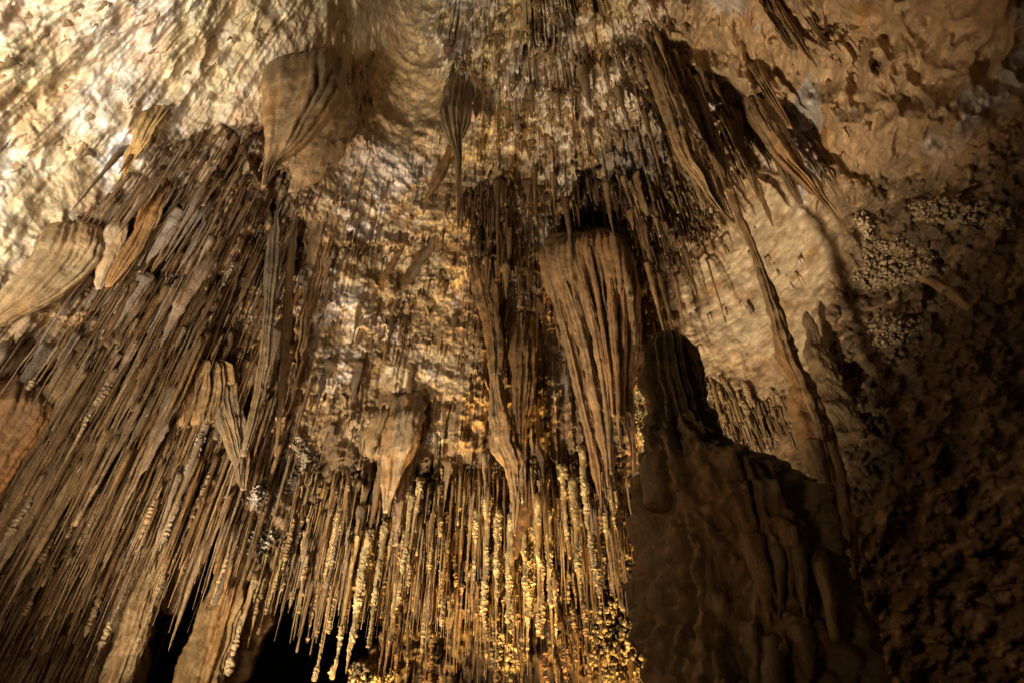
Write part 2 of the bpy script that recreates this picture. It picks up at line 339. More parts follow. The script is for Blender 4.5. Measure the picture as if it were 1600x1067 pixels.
# ------------------------------------------------------------------ builders for the formations
def at(px, py, d):                              # the point seen at a photo pixel, d metres away over the floor
    r = ray(px, py); return EYE + r * (np.asarray(d) / np.hypot(r[..., 0], r[..., 1]))[..., None]
def base_d(px, py): a, e = azel(px, py); return shell_base(a, e)
def surf_d(px, py): a, e = azel(px, py); return shell_d(a, e)
def smooth_rows(R, n):
    R = np.array(R, float); t = np.linspace(0, 1, len(R)); k = np.concatenate([[0], np.cumsum(np.abs(np.diff(R[:, 0])) + 1e-3)]); k /= k[-1]
    u = np.linspace(0, 1, n); Q = np.stack([np.interp(u, k, R[:, c]) for c in range(R.shape[1])], 1)
    for _ in range(max(2, n // 14)):
        Q[1:-1] = 0.25 * Q[:-2] + 0.5 * Q[1:-1] + 0.25 * Q[2:]
    return Q
def loft(rows, off=0.1, dh=None, follow=0.0, thick=0.6, tmax=0.6, n=None, M=None, flute=(5, 0.0), lump=(3.0, 0.03), seed=1, hang=True, fine=0.012, ring=0.3):
    M = M or int(max(48, flute[0] * 22))
    y0, y1 = rows[0][0], rows[-1][0]
    n = n or int(np.clip(abs(y1 - y0) / 3.0, 20, 150)); Q = smooth_rows(rows, n)
    yc, xl, xr = Q[:, 0], Q[:, 1], Q[:, 2]; wd = np.minimum(xr - xl, 34); xl = xl + 0.16 * wd * fbm2(yc * 0.035, yc * 0 + seed, seed + 60, 4); xr = xr + 0.16 * wd * fbm2(yc * 0.035, yc * 0 + seed, seed + 70, 4); xc = (xl + xr) / 2
    if dh is None:
        d0 = base_d(xc[0], yc[0]); dh = d0 * (1 - follow) + base_d(xc, yc) * follow - off
    dh = np.broadcast_to(dh, yc.shape)
    if hang:
        tt = np.linspace(0, 1, n); dh = dh + (off + 0.9 * thick * np.minimum(0.5, np.interp(0.15, tt, (xr - xl) / 2 / FPX * 12))) * (1 - sm(0, 0.30, tt))
    if hang:
        k_ = np.minimum(1, 0.3 + 0.9 * sm(0, 0.16, tt)); xl, xr = xc - (xc - xl) * k_, xc + (xr - xc) * k_
    A = at(xl, yc, dh); B = at(xr, yc, dh)
    if hang:
        m0 = (A[0] + B[0]) / 2; rv = m0 - EYE; rv[2] = 0; rv = rv / np.linalg.norm(rv); up = np.array([0, 0, 0.22]) + rv * (max(off, 0) + 0.3)
        A = np.concatenate([[m0 + (A[0] - m0) * 0.85 + up], A]); B = np.concatenate([[m0 + (B[0] - m0) * 0.85 + up], B]); n += 1
    Cc = (A + B) / 2; Hh = (B - A) / 2; hl = np.linalg.norm(Hh, axis=1)[:, None]; Hd = Hh / np.maximum(hl, 1e-6)
    N = np.cross(Hd, np.array([0, 0, 1.0])); N /= np.linalg.norm(N, axis=1)[:, None]
    N = N * np.sign(((EYE - Cc) * N).sum(1))[:, None]
    th = np.linspace(0, 2 * np.pi, M, endpoint=False); c = np.cos(th); s = np.sin(th)
    t = np.minimum(hl * thick, tmax)
    V = Cc[:, None] + Hd[:, None] * (hl * c)[..., None] + N[:, None] * (t * s)[..., None]
    O = Hd[:, None] * (c * np.ones((n, 1)))[..., None] + N[:, None] * (s * np.ones((n, 1)))[..., None]
    rw = np.linspace(0, 1, n)[:, None] * np.ones((1, M)); L = np.linalg.norm(Cc[-1] - Cc[0]) + 1e-3
    k, am = flute; lz = np.array([1, 1, ring])
    if am:
        xx = c[None] * k + seed * 7.7 + 0.8 * vn2(rw * L * 0.9, c[None] * 1.5 + 0 * rw, seed + 5)
        f = np.abs(vn2(xx, rw * L * 0.35, seed)) * 2 + 0.5 * np.abs(vn2(xx * 2.3, rw * L * 0.5, seed + 1)) * 2 - 0.55
        V = V + O * (f * am * 1.35 * np.minimum(1, hl / 0.12))[..., None]
    ls, la = lump
    dsp = la * 2 * fbm3(V * lz, ls, seed + 20, 4, 0.55) + fine * 2 * fbm3(V, 16.0, seed + 30, 2)
    V = V + O * (dsp * np.minimum(1, 0.15 + hl / max(0.15, 5 * la)))[..., None]
    ix = np.arange(n * M).reshape(n, M); q = np.stack([ix[:-1], np.roll(ix[:-1], -1, 1), np.roll(ix[1:], -1, 1), ix[1:]], -1).reshape(-1, 4)
    V = np.concatenate([V.reshape(-1, 3), [V[0].mean(0)], [V[-1].mean(0) - np.array([0, 0, 0.01])]]); a, b = n * M, n * M + 1
    tr = np.concatenate([np.stack([np.full(M, a), np.roll(ix[0], -1), ix[0]], -1), np.stack([np.full(M, b), ix[-1], np.roll(ix[-1], -1)], -1)])
    return V, q, tr
def tint_of(V, tint, seed, amt=0.35):
    t = np.asarray(tint, float); n = fbm3(V, 2.0, seed + 40, 3); m = fbm3(V * np.array([6, 6, 0.6]), 1.0, seed + 41, 2)
    T = t * (1 + amt * n + amt * m)[:, None]
    return np.clip(mixc(T, T * np.array([1.05, 0.80, 0.55]), np.clip(0.1 + 1.2 * m, 0, 0.7)), 0.01, 0.85)
def loft_obj(name, rows, tint, parent=None, mat=None, seed=1, **k):
    V, q, tr = loft(rows, seed=seed, **k)
    return mk(name, V, q, tr, mat or M_SMOOTH, tint_of(V, tint, seed), parent)
# unit icospheres
_g = (1 + 5 ** 0.5) / 2
ICO = np.array([(-1, _g, 0), (1, _g, 0), (-1, -_g, 0), (1, -_g, 0), (0, -1, _g), (0, 1, _g), (0, -1, -_g), (0, 1, -_g), (_g, 0, -1), (_g, 0, 1), (-_g, 0, -1), (-_g, 0, 1)]) / math.hypot(1, _g)
ICF = np.array([(0, 11, 5), (0, 5, 1), (0, 1, 7), (0, 7, 10), (0, 10, 11), (1, 5, 9), (5, 11, 4), (11, 10, 2), (10, 7, 6), (7, 1, 8), (3, 9, 4), (3, 4, 2), (3, 2, 6), (3, 6, 8), (3, 8, 9), (4, 9, 5), (2, 4, 11), (6, 2, 10), (8, 6, 7), (9, 8, 1)])
def subdiv(v, f):
    v = list(map(tuple, v)); c = {}; out = []
    def mid(a, b):
        k = (min(a, b), max(a, b))
        if k not in c:
            m = (np.array(v[a]) + np.array(v[b])); v.append(tuple(m / np.linalg.norm(m))); c[k] = len(v) - 1
        return c[k]
    for a, b, d in f:
        x, y, z = mid(a, b), mid(b, d), mid(d, a); out += [(a, x, z), (b, y, x), (d, z, y), (x, y, z)]
    return np.array(v), np.array(out)
ICO2, ICF2 = subdiv(ICO, ICF)
def blobs(P, R, seed, fineness=1):
    iv, jf = (ICO2, ICF2) if fineness else (ICO, ICF)
    P = np.asarray(P); R = np.asarray(R); n = len(P)
    sc = 1 + 0.5 * (np.random.RandomState(seed).rand(n, 1, 3) - 0.5)
    V = P[:, None] + iv[None] * R[:, None, None] * sc
    V = V + (V - P[:, None]) * (1.2 * fbm3(V, 24.0, seed, 2))[..., None]
    F = jf[None] + (np.arange(n) * len(iv))[:, None, None]
    return V.reshape(-1, 3), F.reshape(-1, 3)
def spike(P, L, r, seed, M=9, N=None, blunt=0.0, rough=0.1):
    g = np.random.RandomState(seed); N = N or int(np.clip(10 + L * (14 if M > 8 else 8), 12, 60))
    t = np.linspace(0, 1, N); z = -L * t; ex = 0.6 + 0.8 * g.rand()
    pr = r * (1 - t) ** ex * (1 + (0.2 + 0.5 * g.rand()) * np.exp(-t * L / 0.15)) + 0.0035
    pr = pr * (0.3 + 0.7 * sm(0, min(0.4, 0.16 / L + 0.06), t)); f = 2 + 5 * g.rand(); pr = pr * (1 + (0.55 if rough > 0.1 else 0.22) * (np.interp(t * L * f, np.arange(80), g.rand(80)) - 0.5) + rough * (g.rand(N) - 0.5))
    if g.rand() < 0.12: pr = np.where(t > 0.9, pr * 0 + max(r * 0.45, 0.006), pr)                      # broken stub
    th = np.linspace(0, 2 * np.pi, M, endpoint=False) + g.rand() * 6
    fl = 1 + rough * 2.6 * (g.rand(M) - 0.5)[None] + rough * 1.5 * (g.rand(N, M) - 0.5)
    ax = 0.035 * L * np.cumsum(g.randn(N, 2), 0) / N ** 0.8 * 0.5; ax -= ax[:1]; ax += (t * L)[:, None] * g.randn(1, 2) * 0.018
    kk = g.randint(2, N - 2); ax[kk:] += g.randn(1, 2) * r * 0.18
    X = ax[:, :1] + pr[:, None] * fl * np.cos(th); Y = ax[:, 1:] + pr[:, None] * fl * np.sin(th)
    V = np.stack([X, Y, z[:, None] + 0 * X], -1)
    V = np.concatenate([V[:1] * [0.8, 0.8, 1] + [0, 0, 0.12], V]); n = N + 1
    ix = np.arange(n * M).reshape(n, M); q = np.stack([ix[:-1], np.roll(ix[:-1], -1, 1), np.roll(ix[1:], -1, 1), ix[1:]], -1).reshape(-1, 4)
    tip = np.array([[ax[-1, 0], ax[-1, 1], -L - 0.01]]); V = np.concatenate([V.reshape(-1, 3), tip])
    tr = np.stack([np.full(M, n * M), ix[-1], np.roll(ix[-1], -1)], -1)
    return V + np.asarray(P), q, tr, (pr, ax)
def worley3(p, s):
    i = np.floor(p); best = np.full(p.shape[:-1], 9.0, np.float32); idr = np.zeros(p.shape[:-1], np.float32)
    for dx in (-1, 0, 1):
        for dy in (-1, 0, 1):
            for dz in (-1, 0, 1):
                c = i + np.array([dx, dy, dz]); k = (c[..., 0], c[..., 1], c[..., 2])
                d = np.sqrt((p[..., 0] - c[..., 0] - hsh(*k, s)) ** 2 + (p[..., 1] - c[..., 1] - hsh(*k, s + 1)) ** 2 + (p[..., 2] - c[..., 2] - hsh(*k, s + 2)) ** 2)
                m = d < best; best = np.where(m, d, best); idr = np.where(m, hsh(*k, s + 3), idr)
    return best, idr
def crust(L, r, seed, pr, ax, heavy, push, em):
    g = np.random.RandomState(seed + 5); t0 = 0.05 if heavy else 0.3
    n = int(np.clip(L * (1 - t0) / 0.009, 20, 330)); M = int(np.clip(2 * math.pi * (r + 0.03) / 0.009, 18, 48))
    t = np.linspace(t0, 1.0, n); N = len(pr); tt = np.linspace(0, 1, N)
    rr = np.interp(t, tt, pr); cx = np.interp(t, tt, ax[:, 0]); cy = np.interp(t, tt, ax[:, 1]); th = np.linspace(0, 2 * np.pi, M, endpoint=False)
    V = np.stack([cx[:, None] + rr[:, None] * np.cos(th), cy[:, None] + rr[:, None] * np.sin(th), (-L * t)[:, None] + 0 * th], -1)
    V = V + ((1 - sm(0, em, t))[:, None] * np.asarray(push)[None])[:, None]
    W = V + 0.02 * fbm3(V, 14.0, seed + 8, 2)[..., None]; f, idr = worley3(W * 29.0 + seed, seed); f2, i2 = worley3(W * 52.0 + seed, seed + 9)
    am = (0.031 if heavy else 0.03) * np.clip(0.3 + 3.0 * fbm3(V * np.array([4.0, 4.0, 1.0]), 3.0, seed + 2, 3), 0.0, 1.2)
    h = am * (0.35 + 0.65 * idr) * np.sqrt(np.maximum(0, 1 - (f / 0.8) ** 2)) + 0.38 * am * (0.4 + i2) * np.sqrt(np.maximum(0, 1 - (f2 / 0.8) ** 2)) - 0.002
    ed = np.minimum(1, np.minimum(t - t0, 1.02 - t) * L / 0.05)[:, None]
    O = np.stack([np.cos(th), np.sin(th), 0 * th], -1)[None]
    V = V + O * (h * ed)[..., None]; V[..., 2] += 0.012 * fbm3(V, 30.0, seed, 2)
    ix = np.arange(n * M).reshape(n, M); q = np.stack([ix[:-1], np.roll(ix[:-1], -1, 1), np.roll(ix[1:], -1, 1), ix[1:]], -1).reshape(-1, 4)
    return V.reshape(-1, 3), q

# ------------------------------------------------------------------ the big formations, one by one
TANC = np.array([.36, .25, .14]); GTAN = np.array([.34, .27, .19]); RBR = np.array([.27, .18, .10]); DRK = np.array([.16, .10, .055])
def drapery(label, rows, tint=TANC, name='drapery', cat='drapery', group=None, seed=1, **k):
    if 'dh' not in k and name != 'bell_canopy': k['off'] = k.get('off', 0.2) * 0.55
    o = loft_obj(name, rows, tint, seed=seed, **k); return tag(o, label, cat, group)
drapery('broad brown shield of flowstone with a pointed lower corner near the top left',
    [(82,440,512),(90,428,526),(105,420,538),(130,415,543),(160,414,537),(200,413,508),(230,413,476),(248,413,452),(264,411,430),(292,410,415)], np.array([.36,.25,.14]), 'cave_shield', 'cave shield', off=0.6, thick=0.42, tmax=0.5, flute=(4.0,0.10), lump=(2.5,0.03), seed=3)
drapery('crusted tan slab just behind the right edge of the brown shield', [(120,520,560),(160,515,562),(200,495,556),(240,468,540),(275,455,505),(300,450,470)], TANC, off=0.22, follow=0.5, thick=0.4, lump=(5,0.06), seed=4)
drapery('grey ribbed drapery with dark slots tapering into one long thread, top centre', [(112,704,735),(128,694,742),(150,689,742),(175,690,738),(200,697,731),(222,706,723),(245,713,721),(300,714,719),(356,714,717)], np.array([.40,.32,.22]), off=0.4, thick=0.35, flute=(5.5,0.10), seed=5)
drapery('rust brown leaf of drapery slanting down left below the grey ribbed drapery', [(205,706,716),(250,690,704),(285,673,688),(302,666,676),(316,660,665)], RBR, off=0.2, follow=0.8, thick=0.8, flute=(3,0.04), seed=6)
for lab_, rows, tn, sd in (('longest grey brown cord of dripstone slanting down left across the pale centre wall', [(318,700,712),(360,680,696),(400,656,673),(440,632,648),(475,614,626),(512,600,605)], GTAN*0.8, 7),
    ('rust brown cord left of the longest grey brown cord on the pale wall', [(340,643,652),(390,620,632),(440,591,604),(490,568,580),(540,552,558)], RBR, 8),
    ('short dark cord between the two longer cords on the pale wall', [(372,668,676),(410,644,655),(450,618,628),(486,600,604)], RBR*0.8, 66)):
    drapery(lab_, rows, tn, off=0.12, follow=1.0, thick=1.0, flute=(2,0.03), lump=(7,0.04), seed=sd, group='slanting cords on the pale centre wall')
drapery('large light tan fan of drapery hanging from the bright ceiling at the left edge', [(340,95,138),(350,80,150),(365,68,159),(390,54,161),(415,38,152),(440,18,132),(465,-2,98),(487,-22,54),(508,-44,14)], np.array([.42,.31,.18]), off=0.45, thick=0.32, flute=(5,0.07), seed=9)
drapery('smooth cream tongue of flowstone right of the tan fan', [(326,182,200),(345,174,201),(375,164,198),(405,157,190),(432,151,174),(452,149,158)], CREAM*0.85, off=0.45, thick=0.5, flute=(2,0.03), seed=10)
drapery('orange brown drapery hugging the right side of the cream tongue', [(280,242,268),(320,220,256),(360,202,240),(400,184,216),(430,171,190),(448,166,174)], np.array([.36,.21,.09]), off=0.3, follow=0.2, thick=0.35, flute=(4,0.05), seed=11)
drapery('lumpy ochre pendant with two sharp points in the bright upper left', [(165,226,268),(185,214,262),(205,206,250),(230,199,232),(252,194,214),(280,190,196)], np.array([.40,.27,.12]), name='pendant', cat='pendant', off=0.2, follow=0.6, thick=0.5, flute=(4,0.07), lump=(7,0.09), seed=12)
drapery('wide reddish tan flowstone mound at the lower left edge', [(575,-10,55),(590,-30,74),(620,-50,86),(660,-75,78),(700,-100,52),(750,-125,16),(800,-150,-25)], np.array([.36,.22,.12]), name='flowstone_mound', cat='flowstone', off=0.6, thick=0.5, tmax=0.9, flute=(5,0.06), seed=13)
drapery('fluted flowstone ledge below the dark niche in the left curtain', [(571,262,345),(576,246,362),(584,234,376),(600,228,380),(630,224,378),(655,222,374),(672,224,368)], np.array([.34,.23,.125]), name='flowstone_ledge', cat='flowstone', off=0.35, follow=0.5, thick=0.3, flute=(14,0.09), seed=14, hang=False)
drapery('tall folded ribbon drapery with a grey sheen left of the pale centre wall', [(330,424,440),(400,416,436),(480,412,430),(560,404,422),(620,392,412),(670,382,400),(712,376,384)], GTAN*0.85, off=0.4, thick=0.6, flute=(3,0.05), seed=15)
drapery('very long thin brown ribbon hanging straight down beside the pale centre wall', [(320,456,470),(420,446,460),(520,440,453),(610,435,445),(680,430,437),(712,428,431)], RBR, off=0.35, follow=0.3, thick=0.6, flute=(2,0.03), seed=16)
drapery('grey brown drapery merging to a single point above the upper white coral cluster', [(556,328,362),(600,328,372),(640,336,376),(680,350,384),(720,366,388),(765,377,384)], GTAN*0.8, off=0.45, thick=0.4, flute=(5,0.07), seed=17)
drapery('broad column of rough brown dripstone beside the left of the pale wall', [(300,486,530),(360,478,522),(430,462,506),(500,446,486),(570,436,470),(640,428,456),(690,424,440)], np.array([.36,.25,.15]), off=0.12, follow=0.85, thick=0.5, flute=(4,0.07), lump=(5,0.05), seed=18)
drapery('blunt grey stump of stalactite with a rounded white flecked head on the pale wall', [(610,628,656),(618,618,662),(640,611,664),(670,605,660),(700,602,650),(740,598,630),(775,598,618),(800,600,606)], np.array([.40,.31,.22]), name='stalactite_stump', cat='stalactite', off=0.5, thick=0.9, flute=(4,0.07), lump=(5,0.06), seed=19)
drapery('smooth tan apron of flowstone left of the blunt grey stump', [(636,596,622),(655,578,618),(680,562,612),(700,552,606),(716,556,598)], np.array([.44,.32,.19]), name='flowstone_apron', cat='flowstone', off=0.2, follow=0.8, thick=0.35, flute=(4,0.06), lump=(5,0.05), seed=20)
drapery('rough brown stalactite clump left of the dark fluted drapery', [(385,742,766),(410,736,772),(450,738,778),(490,748,784),(540,758,788),(590,762,786)], RBR*0.8, off=0.3, follow=0.3, thick=0.7, flute=(4,0.08), lump=(6,0.05), seed=21)
drapery('long tan dripstone column with a twisted foot, centre of the cave', [(500,752,782),(560,764,788),(610,762,784),(650,764,794),(690,772,806),(730,782,818),(770,793,818),(805,799,810),(836,803,806)], np.array([.38,.27,.165]), name='dripstone_column', cat='dripstone', off=0.8, thick=0.7, flute=(3,0.06), lump=(7,0.04), seed=22)
drapery('narrow fluted brown drapery directly left of the large bell canopy', [(470,806,836),(485,796,846),(520,794,840),(565,797,832),(615,801,827),(665,806,820),(710,808,816),(748,808,812)], RBR*0.85, off=0.6, thick=0.6, flute=(4,0.10), seed=23)
drapery('dark wedge of rock hanging below the twisted dripstone column', [(740,818,842),(770,812,838),(800,806,832),(835,803,822),(872,802,808)], DRK, name='rock_wedge', cat='rock', off=0.6, thick=0.8, lump=(4,0.05), seed=24)
# the bell canopy and its tails
bell = drapery('large bell shaped canopy of fluted brown drapery right of the cave centre', [(370,908,916),(373,892,936),(378,874,956),(386,860,976),(400,850,990),(425,848,998),(460,858,1002),(500,874,1002),(540,888,1000),(575,900,996),(610,910,988),(640,922,972)], np.array([.30,.20,.115]), name='bell_canopy', off=0.5, hang=False, thick=0.55, tmax=0.7, flute=(8,0.15), lump=(3,0.03), seed=25)
bd = float(base_d(912, 372)) - 0.5
for rows, sd, of in (([(398,852,858),(440,856,870),(500,872,888),(560,886,904),(620,900,918),(680,914,932),(740,926,942),(792,938,942)], 26, .16), ([(390,868,874),(440,878,890),(500,896,912),(570,912,930),(640,926,946),(710,940,954),(760,949,952)], 27, .34),
                 ([(384,890,895),(440,906,916),(510,924,938),(580,936,950),(660,946,957),(740,953,957)], 28, .46), ([(398,982,990),(450,986,1000),(530,980,1000),(600,974,992),(660,978,993),(710,985,995),(745,989,992)], 29, .16), ([(386,944,950),(450,948,960),(540,952,968),(620,958,970),(700,967,973)], 33, .44), ([(386,918,922),(450,928,936),(520,938,948),(600,950,960),(650,956,960)], 34, .5), ([(392,964,968),(450,968,978),(520,968,982),(590,966,978),(650,970,976)], 35, .34)):
    loft_obj('drapery_tail', rows, np.array([.32,.215,.125]), parent=bell, seed=sd, dh=bd - of, thick=0.9, flute=(2,0.05), lump=(8,0.025), hang=False)
# strands of the upper right and the slender column
UR = 'long draperies at the upper right'
for lab, rows, tn, of, sd in (
    ('longest left strand of the upper right draperies, running down to the slender column', [(55,1000,1030),(110,1012,1048),(160,1030,1068),(210,1046,1080),(260,1070,1096),(310,1104,1122),(352,1140,1152)], TANC*0.9, 0.3, 41),
    ('thin strand with a flat hooked top between the ribbed drapery and the wide forked one', [(160,1116,1152),(180,1124,1158),(205,1138,1164),(240,1154,1172),(275,1170,1182),(310,1183,1187)], TANC, 0.45, 42),
    ('widest forked drapery of the upper right ending in a single curved point', [(136,1158,1184),(160,1158,1198),(190,1170,1214),(222,1190,1230),(255,1214,1252),(285,1248,1274),(315,1280,1296),(345,1308,1318),(366,1320,1324)], TANC, 0.5, 43),
    ('short tail drapery hanging off the lower left of the wide forked drapery', [(200,1176,1204),(240,1196,1222),(280,1220,1240),(322,1250,1255)], TANC*0.85, 0.35, 44),
    ('upper thin drapery with a knobbly head above the wide forked drapery', [(92,1160,1186),(105,1166,1196),(135,1184,1208),(165,1206,1224),(200,1230,1238)], TANC*0.9, 0.35, 45),
    ('dark brown folded drapery behind the longest left strand', [(90,1050,1082),(140,1062,1098),(190,1082,1118),(240,1106,1132),(300,1132,1146)], RBR*0.8, 0.15, 46),
    ('pale strand at the top edge above the smooth ochre pockets', [(-10,1196,1216),(25,1212,1234),(55,1232,1250),(85,1256,1266),(104,1274,1278)], TANC, 0.3, 47),
    ('shorter strand at the top edge right of the pale strand', [(-10,1236,1254),(20,1250,1270),(45,1268,1280),(70,1288,1292)], TANC*0.9, 0.25, 48),
    ('dark crusted strand at the top edge left of the pale strand', [(-10,1186,1200),(20,1194,1212),(50,1214,1236),(75,1232,1246)], DRK, 0.2, 49)):
    drapery(lab, rows, tn, off=of, thick=0.55, flute=(3,0.07), lump=(5,0.035), seed=sd, group=UR)
cd = float(base_d(1112,165)) - 0.4
colm = drapery('slender leaning column, thread thin above and thick below, on the right', [(150,1072,1092),(185,1092,1116),(220,1108,1130),(260,1122,1139),(300,1134,1149),(345,1152,1165),(390,1172,1185),(425,1186,1198),(445,1190,1206),(475,1194,1222),(505,1203,1234),(545,1214,1248),(590,1230,1268),(640,1244,1292),(690,1258,1312),(740,1272,1322),(800,1288,1330),(880,1300,1338),(1000,1326,1350),(1150,1360,1380)], np.array([.27,.185,.105]), name='cave_column', cat='column', dh=cd, thick=0.9, tmax=1.2, flute=(3,0.05), lump=(6,0.06), n=190, ring=0.8, seed=50)
# stalagmites
fd = 3.3
stg = drapery('huge dark stalagmite with a rounded tower top, right of centre in front', [(524,1038,1054),(527,1031,1060),(534,1026,1067),(550,1022,1073),(580,1018,1085),(615,1017,1098),(650,1020,1108),(680,1024,1122),(700,1020,1144),(716,1008,1172),(728,1002,1200),(748,1000,1234),(772,1002,1262),(800,1006,1288),(840,1008,1314),(870,1010,1332),(900,1010,1342),(960,1014,1350),(1010,1018,1356),(1067,1022,1362),(1200,1030,1380),(1500,1040,1430)], np.array([.25,.175,.095]), name='stalagmite', cat='stalagmite', dh=fd, thick=0.85, tmax=0.65, flute=(7,0.085), lump=(3.6,0.075), n=330, M=200, seed=51, ring=0.8, hang=False, fine=0.032)
for rows, sd in (([(800,1150,1182),(850,1158,1196),(900,1172,1204),(940,1186,1206),(975,1198,1206)], 52), ([(820,1198,1222),(870,1206,1228),(920,1212,1226),(965,1214,1222)], 53), ([(820,1226,1250),(870,1236,1258),(920,1246,1262),(965,1254,1262)], 54),
                 ([(955,1240,1262),(975,1232,1272),(1000,1234,1278),(1030,1246,1276),(1060,1256,1270)], 55), ([(840,1260,1290),(900,1276,1304),(950,1288,1310),(1000,1296,1312)], 56), ([(970,1196,1216),(1000,1184,1226),(1040,1180,1228),(1080,1186,1226)], 57), ([(800,1096,1128),(860,1090,1124),(920,1094,1122),(980,1100,1120)], 58)):
    loft_obj('drip_fold', rows, np.array([.26,.18,.10]), parent=stg, seed=sd, dh=fd - 0.40 + 0.0006 * abs(rows[0][1] - 1180), thick=0.9, lump=(5,0.03), M=28, off=0.12)
loft_obj('shoulder_knob', [(708,1014,1044),(718,1004,1054),(742,1000,1062),(766,1002,1064),(792,1006,1056)], np.array([.25,.175,.1]), parent=stg, seed=59, dh=fd - 0.3, thick=0.8, lump=(4,0.06), M=36, hang=False)
drapery('small pointed stalagmite standing just right of the slender column', [(488,1258,1265),(498,1255,1270),(520,1254,1280),(560,1258,1298),(600,1268,1320),(640,1282,1344),(690,1306,1376)], np.array([.27,.19,.11]), name='stalagmite', cat='stalagmite', dh=float(base_d(1275, 600)) - 0.55, thick=0.8, lump=(5,0.09), ring=0.8, seed=60, hang=False)
for lab, rows, sd in (('left finger of drip rock below the foot of the slender column', [(690,1258,1286),(730,1270,1296),(770,1286,1304),(806,1302,1310)], 61), ('right finger of drip rock below the foot of the slender column', [(690,1290,1306),(720,1300,1316),(755,1316,1324)], 62)):
    drapery(lab, rows, np.array([.34,.235,.135]), name='drip_rock', cat='dripstone', dh=cd - 0.62, thick=0.7, lump=(6,0.04), seed=sd, hang=False)
drapery('rough slab of pale dripstone between two black gaps at the bottom left', [(800,362,420),(850,346,412),(900,330,400),(950,316,384),(1000,300,366),(1050,284,350),(1120,262,330)], np.array([.37,.26,.14]), name='dripstone_slab', cat='dripstone', off=0.1, thick=0.45, flute=(5,0.07), lump=(7,0.05), seed=63)
drapery('thick cream dripstone column running off the bottom edge on the left', [(730,268,312),(800,244,290),(870,222,266),(940,200,246),(1010,176,226),(1070,156,208),(1150,128,180)], np.array([.42,.31,.19]), name='dripstone_column', cat='dripstone', off=0.25, thick=0.7, flute=(4,0.06), lump=(7,0.045), seed=64)
drapery('pale crusted rock ridge sticking out of the dark right wall', [(352,1376,1392),(380,1384,1420),(410,1400,1452),(440,1436,1490),(466,1478,1520),(486,1512,1530)], np.array([.36,.25,.14]), name='rock_ridge', cat='rock', off=0.06, follow=1.0, thick=0.6, lump=(7,0.15), seed=65, hang=False)
# ------------------------------------------------------------------ stalactites: every one a specification first, the largest become things
R_ = np.random.RandomState(7)
def zat(az, d, ypix):
    k = (533.5 - ypix) / FPX; return d * math.cos(az) * (sP + k * cP) / (cP - k * sP)
SPEC = []
def add(px, py, L, r, tint, crusty=0, off=0.0, grp='', flat=1.0, blunt=0, hand=False, rough=0.1, label=None):
    a, e = azel(px, py); d = float(shell_d(a, e)) + 0.05 - off
    P = EYE + np.array([d * math.sin(a), d * math.cos(a), d * math.tan(float(e))])
    SPEC.append(dict(P=P, L=L, r=r, tint=np.asarray(tint) * (0.8 + 0.4 * R_.rand()), crust=crusty, grp=grp, flat=flat, blunt=blunt, hand=hand, off=off, px=px, py=py, rough=rough, label=label, az=float(a)))
def spear(x0, y0, ytip, wpx, tint, crusty=0, off=0.0, grp='', blunt=0, label=None):
    if crusty > 1: x0, y0 = x0 - (x0 - 790) * 70 / (y0 + 530), y0 - 70
    a, e = azel(x0, y0); d = float(shell_d(a, e)) + 0.05 - off
    L = d * math.tan(float(e)) - zat(float(a), d, ytip); r = wpx / 2 * (0.62 if wpx > 15 and ytip < 480 else 0.85) / FPX * d / math.cos(float(e))
    add(x0, y0, max(L, 0.15), r, tint, crusty, off * 0.6, grp, blunt=blunt, hand=True, label=label, rough=0.07)
def inside(poly, n, rs):
    P = np.array(poly, float); lo = P.min(0); hi = P.max(0); out = []
    while len(out) < n:
        q = lo + (hi - lo) * rs.rand(400, 2); k = poly_sd(q[:, 0], q[:, 1], poly) > 0; out += list(q[k])
    return np.array(out[:n])
MULT = 1.7
def scatter(poly, n, L, r, tints, grp, crusty=0.0, off=0.25, flat=1.0, rough=0.14, bunch=0.5):
    off = off * 0.6
    n = int(n * MULT); pts = inside(poly, n, R_)
    cen = inside(poly, max(4, n // 14), R_)                     # stalactites grow in rows and bunches
    for i, (x, y) in enumerate(pts):
        if R_.rand() < bunch:
            c = cen[R_.randint(len(cen))]; x = c[0] + R_.randn() * 26; y = c[1] + R_.randn() * 7
        u = R_.rand()
        add(x, y, L[0] + (L[1] - L[0]) * u ** 1.6, (r[0] * 0.8 + (r[1] - r[0]) * R_.rand() ** 2.6) * (0.7 + 0.6 * u), tints[R_.randint(len(tints))], (R_.rand() < crusty) * 1.0, off * R_.rand(), grp, flat, rough=rough)
BR1 = np.array([.285, .20, .12]); BR2 = np.array([.21, .14, .08]); BR3 = np.array([.36, .265, .165]); GRB = np.array([.33, .265, .21]); CRM = np.array([.50, .38, .24]); GLD = np.array([.42, .32, .175]); DK = np.array([.17, .10, .05])
G1, G2, G3, G4, G5, G6, G7, G8 = ('stalactites in the packed curtain at lower left', 'stalactites in the dark brown thicket at upper left', 'stalactites along the lower centre wall', 'pale drip flakes at the top centre',
    'dark stalactites behind the bell canopy', 'stalactites right of the bell canopy', 'pale drip flakes on the bright ceiling at left', 'stalactites on the wall right of the big stalagmite')
scatter([(-120,640),(20,520),(150,470),(300,470),(420,540),(440,720),(300,740),(100,700),(-100,800)], 600, (0.4,2.6), (.012,.07), [BR1,BR1,BR2,BR3,GRB], G1, 0.06, 0.5)
scatter([(-150,780),(60,690),(300,720),(430,760),(400,800),(240,770),(-100,860)], 260, (0.4,1.6), (.014,.05), [BR1,BR2,DK,BR3], G1, 0.08, 0.45)
scatter([(-120,830),(40,800),(200,830),(230,900),(150,1000),(-100,1010)], 260, (0.3,1.3), (.014,.05), [BR2,BR1,DK], G1, 0.1, 0.3)
